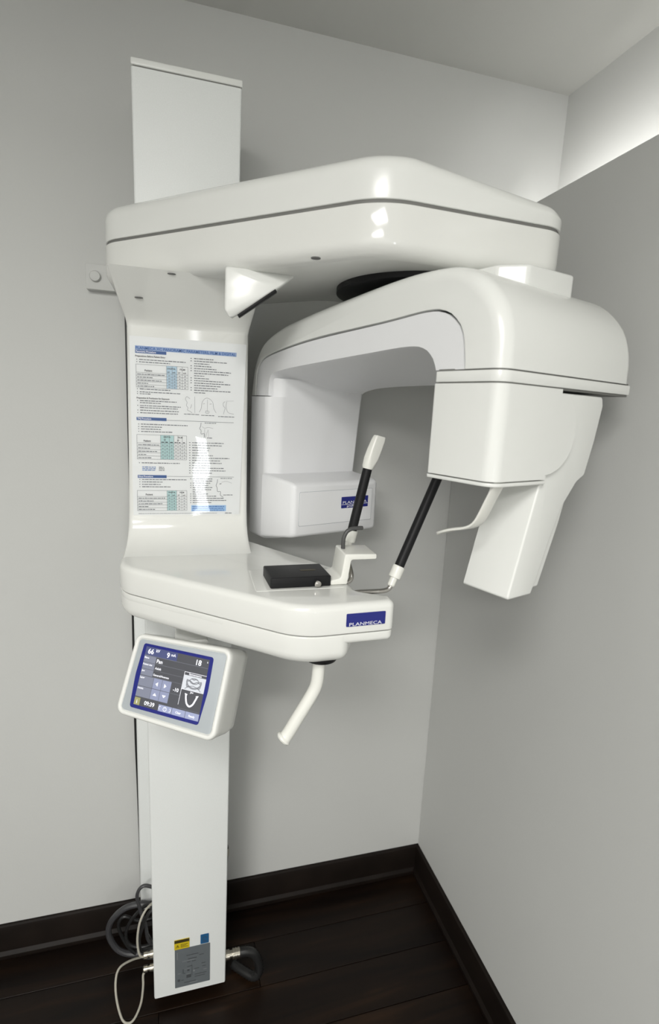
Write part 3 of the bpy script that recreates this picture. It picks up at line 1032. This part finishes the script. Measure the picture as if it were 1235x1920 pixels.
flat(pale, -79, 1646.5, 116, 1654.5, HP, 5)
add_text(blue_, 'PLANMECA XC PANORAMIC PARAMETERS, FILM & DIGITAL', -78, 1647.8, 7.4, HP, 7, width=192)
for (z0, z1, w_, txt) in ((1640.5, 1646.3, 58, 'Panoramic Procedure'), (1511.5, 1517.5, 57, 'TMJ Procedure'), (1395.5, 1401.5, 56, 'Sinus Procedure')):
    bars = B()
    flat(bars, -79, z0, -79 + w_, z1, HP, 5)
    cpart('section_bar', bars, 'band_blue')
    add_text(wht, txt, -77.5, z0 + 1.5, 5.0, HP, 8, sx=0.85)
flat(ink, -22, 1513.0, 112, 1513.7, HP, 6)
flat(ink, -23, 1399.0, 114, 1399.6, HP, 6)
add_text(dark_, 'Preparations Before Patient Entry', -79, 1633.6, 4.6, HP, 7, width=56)
for i, (z, w_) in enumerate(((1627.8, 88), (1623.2, 58), (1571.5, 58), (1566.0, 78), (1562.4, 20))):
    flat(ink, -77, z, -75.4, z + 1.6, HP, 6)
    words(ink, -72, z, w_, 1.5, i)
add_text(dark_, 'Preparation & Positioning for Exposure', -78, 1553.6, 4.4, HP, 7, width=62)
for i, (z, w_) in enumerate(((1549, 70), (1545, 40), (1539.5, 78), (1535.5, 72), (1530.3, 74), (1525.4, 72))):
    if i not in (1, 3):
        flat(ink, -77, z, -75.4, z + 1.6, HP, 6)
    words(ink, -72, z, w_, 1.5, 20 + i)
z = 1636.5
for i, w_ in enumerate((38, 66, 30, 34, 44, 74, 68, 20, 30, 58, 72, 54, 48, 74, 22)):
    if i in (0, 1, 3, 4, 5, 8, 9, 10, 12, 13):
        flat(ink, 25, z, 27.5, z + 1.5, HP, 6)
    words(ink, 32, z, w_, 1.5, 40 + i)
    z -= 4.75
for (zt, w_, s) in ((1503, 90, 60), (1498, 40, 61), (1493.5, 38, 62), (1488.5, 60, 63), (1425.5, 74, 64), (1391.5, 90, 65), (1386.5, 40, 66), (1381.5, 38, 67), (1376.5, 58, 68)):
    flat(ink, -76, zt, -74.4, zt + 1.6, HP, 6)
    words(ink, -71, zt, w_, 1.5, s)
for k in range(3):
    words(blue_, -70, 1417 - k * 3.2, 26, 1.4, 80 + k)
    words(ink, -38, 1417 - k * 3.2, 11, 1.4, 84 + k)
z = 1469
for i, w_ in enumerate((64, 62, 36, 34, 30, 42, 76, 58, 60, 36, 66, 68, 40)):
    flat(ink, 22, z, 24.5, z + 1.5, HP, 6)
    words(ink, 28, z, w_, 1.5, 90 + i)
    z -= 5.25
z = 1394
for i, w_ in enumerate((40, 40, 38, 34, 42, 40, 20, 32, 50, 64, 70, 40)):
    if i not in (1, 5, 6):
        flat(ink, 24, z, 26, z + 1.5, HP, 6)
    words(ink, 29, z, w_, 1.5, 120 + i)
    z -= 4.6
flat(boxb, 26, 1325.5, 98, 1338.5, HP, 5)
for k in range(3):
    words(blue_, 28, 1335 - k * 4, 66, 1.5, 140 + k)
words(lite, -79, 1320.8, 158, 1.1, 150, 0.6)
words(ink, 96, 1320.6, 14, 1.4, 151)


def grid(x0, z1, cols, head, rows, row_h, head_h, tint, m):
    """a ruled table: label column and narrow number columns"""
    xs = [x0] + cols
    zs = [z1] + [z1 - h_ for h_ in head]
    zb = zs[-1]
    for k in range(rows):
        zb -= row_h
        zs.append(zb)
    tint_bm = B()
    flat(tint_bm, tint[0], zs[-1], tint[1], z1, HP, 5)
    cpart('tinted_cells', tint_bm, m)
    for xx in (xs[0], xs[-1]):
        flat(ink, xx - 0.25, zs[-1], xx + 0.25, z1, HP, 6.5)
    for xx in xs[1:-1]:
        flat(ink, xx - 0.25, zs[-1], xx + 0.25, z1, HP, 6.5)
    for zz in [z1] + zs[len(head):]:
        flat(ink, xs[0], zz - 0.25, xs[-1], zz + 0.25, HP, 6.5)
    add_text(dark_, 'Patient', xs[0] + (xs[1] - xs[0]) * 0.28, zs[len(head)] + 2.6, 5.0, HP, 7)
    for k in range(rows):
        zz = zs[len(head)] - row_h * (k + 1) + row_h * 0.3
        words(ink, xs[0] + 2, zz, (xs[1] - xs[0]) * (0.9, 0.5, 0.8, 0.35, 0.55)[k % 5], 1.5, 200 + k + int(z1))
        for a, b_ in zip(xs[1:-1], xs[2:]):
            c = (a + b_) / 2
            flat(ink, c - 1.5, zz, c - 0.3, zz + 1.8, HP, 6)
            flat(ink, c + 0.3, zz, c + 1.5, zz + 1.8, HP, 6)
    return xs, zs


xs, zs = grid(-78, 1619.5, [-21, -10.5, -1, 9, 20], [15.5], 5, 5.7, 0, (-21, -1), 'cell_blue')
add_text(dark_, 'DIGITAL', -19.5, 1613.0, 4.2, HP, 7, width=16)
add_text(dark_, 'FILM', 4.5, 1612.6, 4.2, HP, 7, width=10)
for x_, t_ in ((-19, 'kV'), (-9.5, 'mA'), (1.2, 'kV'), (11, 'mA')):
    add_text(dark_, t_, x_, 1606.0, 4.4, HP, 7, sx=0.9)
xs, zs = grid(-79, 1483, [-34, -25.5, -17, -8, 0, 8.5, 17], [16.5], 5, 6.5, 0, (-34, -8), 'cell_teal')
add_text(dark_, 'DIGITAL', -28, 1478.2, 4.0, HP, 7, width=14)
add_text(dark_, 'FILM', 0, 1477.8, 4.0, HP, 7, width=9)
add_text(dark_, 'kV', -27.5, 1472.5, 4.0, HP, 7, sx=0.9)
add_text(dark_, 'kV', -1.5, 1472.0, 4.0, HP, 7, sx=0.9)
for k, x_ in enumerate((-32.5, -24.5, -15.5, -6.5, 1.5, 10)):
    words(dark_, x_, 1468, 5.5, 1.8, 300 + k)
xs, zs = grid(-80.5, 1369.5, [-22.5, -13, -3.5, 7, 17], [12.5], 5, 5.9, 0, (-22.5, -3.5), 'cell_teal')
add_text(dark_, 'DIGITAL', -19.5, 1364.4, 4.0, HP, 7, width=14)
add_text(dark_, 'FILM', 3, 1364.2, 4.0, HP, 7, width=8.5)
for x_, t_ in ((-20.5, 'kV'), (-11.5, 'mA'), (-1, 'kV'), (9, 'mA')):
    add_text(dark_, t_, x_, 1358.6, 4.0, HP, 7, sx=0.9)
# head and jaw sketches
S2 = lambda pts, w_=0.7, b_=lite: stroke(b_, [(p.x, p.y) for p in smooth_path([(x, y, 0) for x, y in pts], 4)], w_, HP, 6)
S2([(24, 1558), (18, 1562), (15, 1557), (18, 1551), (17, 1544), (20, 1540), (19, 1535), (24, 1533), (28, 1530)])
S2([(27, 1547), (26, 1542), (24, 1539)])
S2([(33, 1563), (33.3, 1530)], 0.5)
S2([(42, 1532), (46, 1540), (48, 1552), (54, 1560), (62, 1560), (69, 1553), (71, 1541), (76, 1532)])
S2([(58, 1558), (58, 1532)], 0.5)
S2([(50, 1549), (53, 1550)], 0.8)
S2([(63, 1549), (67, 1550)], 0.8)
S2([(55, 1535), (61, 1535), (61, 1531), (55, 1531), (55, 1535)])
S2([(94, 1556), (90, 1552), (91, 1546), (94, 1543), (92, 1535), (91, 1530)])
S2([(97, 1556), (96, 1546), (98, 1538), (102, 1533), (112, 1531)])
S2([(96, 1557), (112, 1558)], 0.4)
words(ink, 12, 1526.5, 30, 1.2, 401)
words(ink, 46, 1525.4, 28, 1.2, 402)
words(ink, 80, 1524.4, 33, 1.2, 403)
S2([(46, 1511), (45, 1504), (43, 1499), (46, 1495), (46, 1488), (52, 1489), (52, 1480)], 0.8, ink)
S2([(48, 1503), (53, 1500), (60, 1502), (70, 1500)], 0.6)
S2([(53, 1498), (54, 1480), (60, 1497), (61, 1481)], 0.5)
words(ink, 53, 1510, 23, 1.3, 404)
words(ink, 58, 1479.5, 10, 1.3, 405)
S2([(80, 1394), (79, 1387), (77, 1381), (79, 1376), (80, 1368), (86, 1368), (86, 1360), (92, 1356)], 0.8, ink)
S2([(84, 1384), (88, 1385)], 1.2, ink)
S2([(88, 1388), (98, 1390), (110, 1386)], 0.5)
words(ink, 86, 1395.5, 26, 1.3, 406)
words(ink, 92, 1360, 20, 1.3, 407)
for nm, bm_, m in (('printed_text', ink, 'ink'), ('faint_print', lite, 'ink_light'), ('bold_print', dark_, 'ink_dark'), ('blue_print', blue_, 'ink_blue'), ('heading_band', pale, 'band_pale'),
                   ('bar_lettering', wht, 'lettering'), ('note_box', boxb, 'box_blue')):
    cpart(nm, bm_, m, stuff=nm not in ('heading_band', 'blue_cells', 'note_box'))
# clear film over the paper, slightly wavy
bm = B()
nx, nz = 40, 64
g = []
for j in range(nz + 1):
    row = []
    for i in range(nx + 1):
        s, t = i / nx, j / nz
        x = -93 + s * (231 - (1 - t) * 9)
        z = 1298 + t * 392
        wv = 0.55 * math.sin(s * 9 + 2.1 * math.sin(t * 5)) + 0.45 * math.sin(t * 11 + s * 4) + 0.3 * math.sin(t * 23 + s * 17)
        edge = min(1, s * 8, (1 - s) * 8, t * 10, (1 - t) * 10)
        dd = 10 + 1.6 * wv * edge
        row.append(bm.verts.new(HP(x, z, dd)))
    g.append(row)
for j in range(nz):
    for i in range(nx):
        bm.faces.new((g[j][i], g[j][i + 1], g[j + 1][i + 1], g[j + 1][i]))
cpart('laminate_film', bm, 'film', smooth=True)

# ================================================================== CABLES


def cable(name, label, pts, r, m, cat='cable', group=None):
    t = tube(B(), smooth_path(pts, 8), r, 10)
    o = obj(name, t, m)
    o['label'] = label
    o['category'] = cat
    if group:
        o['group'] = group
    return o


cable('wall_cable', 'thin dark cable running down the wall along the left of the column', [(-0.1165, -0.013, 1.82), (-0.1165, -0.013, 1.2), (-0.118, -0.012, 0.70), (-0.1155, -0.012, 0.50), (-0.113, -0.014, 0.31), (-0.110, -0.03, 0.14), (-0.10, -0.06, 0.06), (-0.06, -0.10, 0.006)], 0.003, 'cable_black')
w = cable('signal_cable', 'thin off-white cable looping down from a metal plug to the floor left of the column', [(-0.083, -0.238, 0.121), (-0.094, -0.241, 0.112), (-0.0945, -0.249, 0.085), (-0.100, -0.258, 0.045), (-0.115, -0.265, 0.012), (-0.130, -0.268, 0.005), (-0.146, -0.258, 0.010), (-0.160, -0.235, 0.045), (-0.164, -0.21, 0.075), (-0.156, -0.19, 0.088), (-0.13, -0.17, 0.08), (-0.10, -0.15, 0.06)], 0.0028, 'cable_white')
w2 = cable('antenna_cable', 'thin off-white cable arching up behind the column foot from the upper metal plug', [(-0.083, -0.222, 0.147), (-0.098, -0.226, 0.150), (-0.105, -0.225, 0.165), (-0.108, -0.22, 0.20), (-0.102, -0.212, 0.24), (-0.088, -0.20, 0.262), (-0.07, -0.18, 0.26), (-0.05, -0.15, 0.24)], 0.0028, 'cable_white')
for o, c in ((w, (-0.066, -0.236, 0.1215)), (w2, (-0.066, -0.221, 0.1470))):
    obj('metal_plug', lathe(B(), c, (-1, 0, 0), [(0.007, -0.004), (0.007, 0.004), (0.0088, 0.0045), (0.0088, 0.012), (0.0062, 0.0125), (0.0062, 0.018), (0.0082, 0.0185), (0.0082, 0.027), (0.004, 0.030)], 20), 'nickel', o)['label'] = 'shiny metal plug'
cable('grey_cable_coil', 'thick grey cable curling out to the left of the column foot', [(-0.07, -0.12, 0.19), (-0.11, -0.112, 0.192), (-0.15, -0.105, 0.180), (-0.185, -0.10, 0.142), (-0.192, -0.10, 0.10), (-0.175, -0.105, 0.058), (-0.15, -0.11, 0.038), (-0.12, -0.115, 0.034), (-0.08, -0.12, 0.045)], 0.008, 'cable_grey')
dark = [
    [(-0.06, -0.15, 0.27), (-0.095, -0.148, 0.285), (-0.112, -0.15, 0.262), (-0.104, -0.155, 0.215), (-0.092, -0.16, 0.17), (-0.085, -0.16, 0.12), (-0.06, -0.15, 0.08)],
    [(-0.05, -0.14, 0.22), (-0.09, -0.135, 0.21), (-0.13, -0.13, 0.165), (-0.145, -0.128, 0.12), (-0.135, -0.13, 0.085), (-0.10, -0.135, 0.075), (-0.06, -0.14, 0.09)],
    [(-0.05, -0.16, 0.235), (-0.085, -0.17, 0.215), (-0.103, -0.175, 0.17), (-0.108, -0.175, 0.13), (-0.098, -0.17, 0.10), (-0.06, -0.16, 0.10)],
    [(-0.06, -0.12, 0.15), (-0.11, -0.118, 0.145), (-0.150, -0.115, 0.165), (-0.165, -0.112, 0.13), (-0.14, -0.115, 0.06), (-0.10, -0.12, 0.02), (-0.05, -0.12, 0.012)],
]
for pts, lab in zip(dark, ('black cable making the highest hump of the tangle left of the column foot', 'black cable in a wide loop inside the grey cable at the column foot', 'black cable hugging the left edge of the column foot', 'black cable dropping from the tangle to the floor beside the column')):
    cable('power_cable', lab, pts, 0.0045, 'cable_grey' if 'hump' in lab else 'cable_black', group='black cables tangled at the column foot')
# braided hose right of the column
hpth = smooth_path([(0.150, -0.232, 0.100), (0.172, -0.233, 0.099), (0.190, -0.235, 0.088), (0.202, -0.238, 0.062), (0.204, -0.240, 0.035), (0.192, -0.238, 0.016), (0.17, -0.22, 0.013), (0.14, -0.19, 0.013)], 8)
bm = B()
tube(bm, hpth, [0.0112 if k % 2 else 0.0125 for k in range(len(hpth))], 14)
ho = obj('braided_hose', bm, 'cable_black', angle=60)
ho['label'] = 'thick black ribbed hose bending to the floor right of the column foot'
ho['category'] = 'hose'
obj('hose_fitting', lathe(B(), (0.108, -0.2315, 0.100), (1, 0, 0), [(0.010, -0.004), (0.010, 0.006), (0.0125, 0.0065), (0.0125, 0.016), (0.0095, 0.0165), (0.0095, 0.024), (0.013, 0.0245), (0.013, 0.028), (0.0118, 0.0285), (0.0118, 0.031), (0.013, 0.0315), (0.013, 0.035), (0.0118, 0.0355), (0.0118, 0.038), (0.013, 0.0385), (0.013, 0.043), (0.010, 0.046)], 24), 'nickel', ho)['label'] = 'ribbed metal hose fitting'
k = cable('wire_stub', 'short black wire with a pale clip on the right edge of the lower column', [(0.110, -0.11, 0.33), (0.123, -0.112, 0.335), (0.127, -0.113, 0.318), (0.124, -0.112, 0.27), (0.121, -0.111, 0.21), (0.112, -0.11, 0.17)], 0.003, 'cable_black')
obj('clip', box(B(), 0.116, -0.119, 0.300, 0.131, -0.106, 0.322, 0.002), 'cable_white', k)['label'] = 'pale clip'
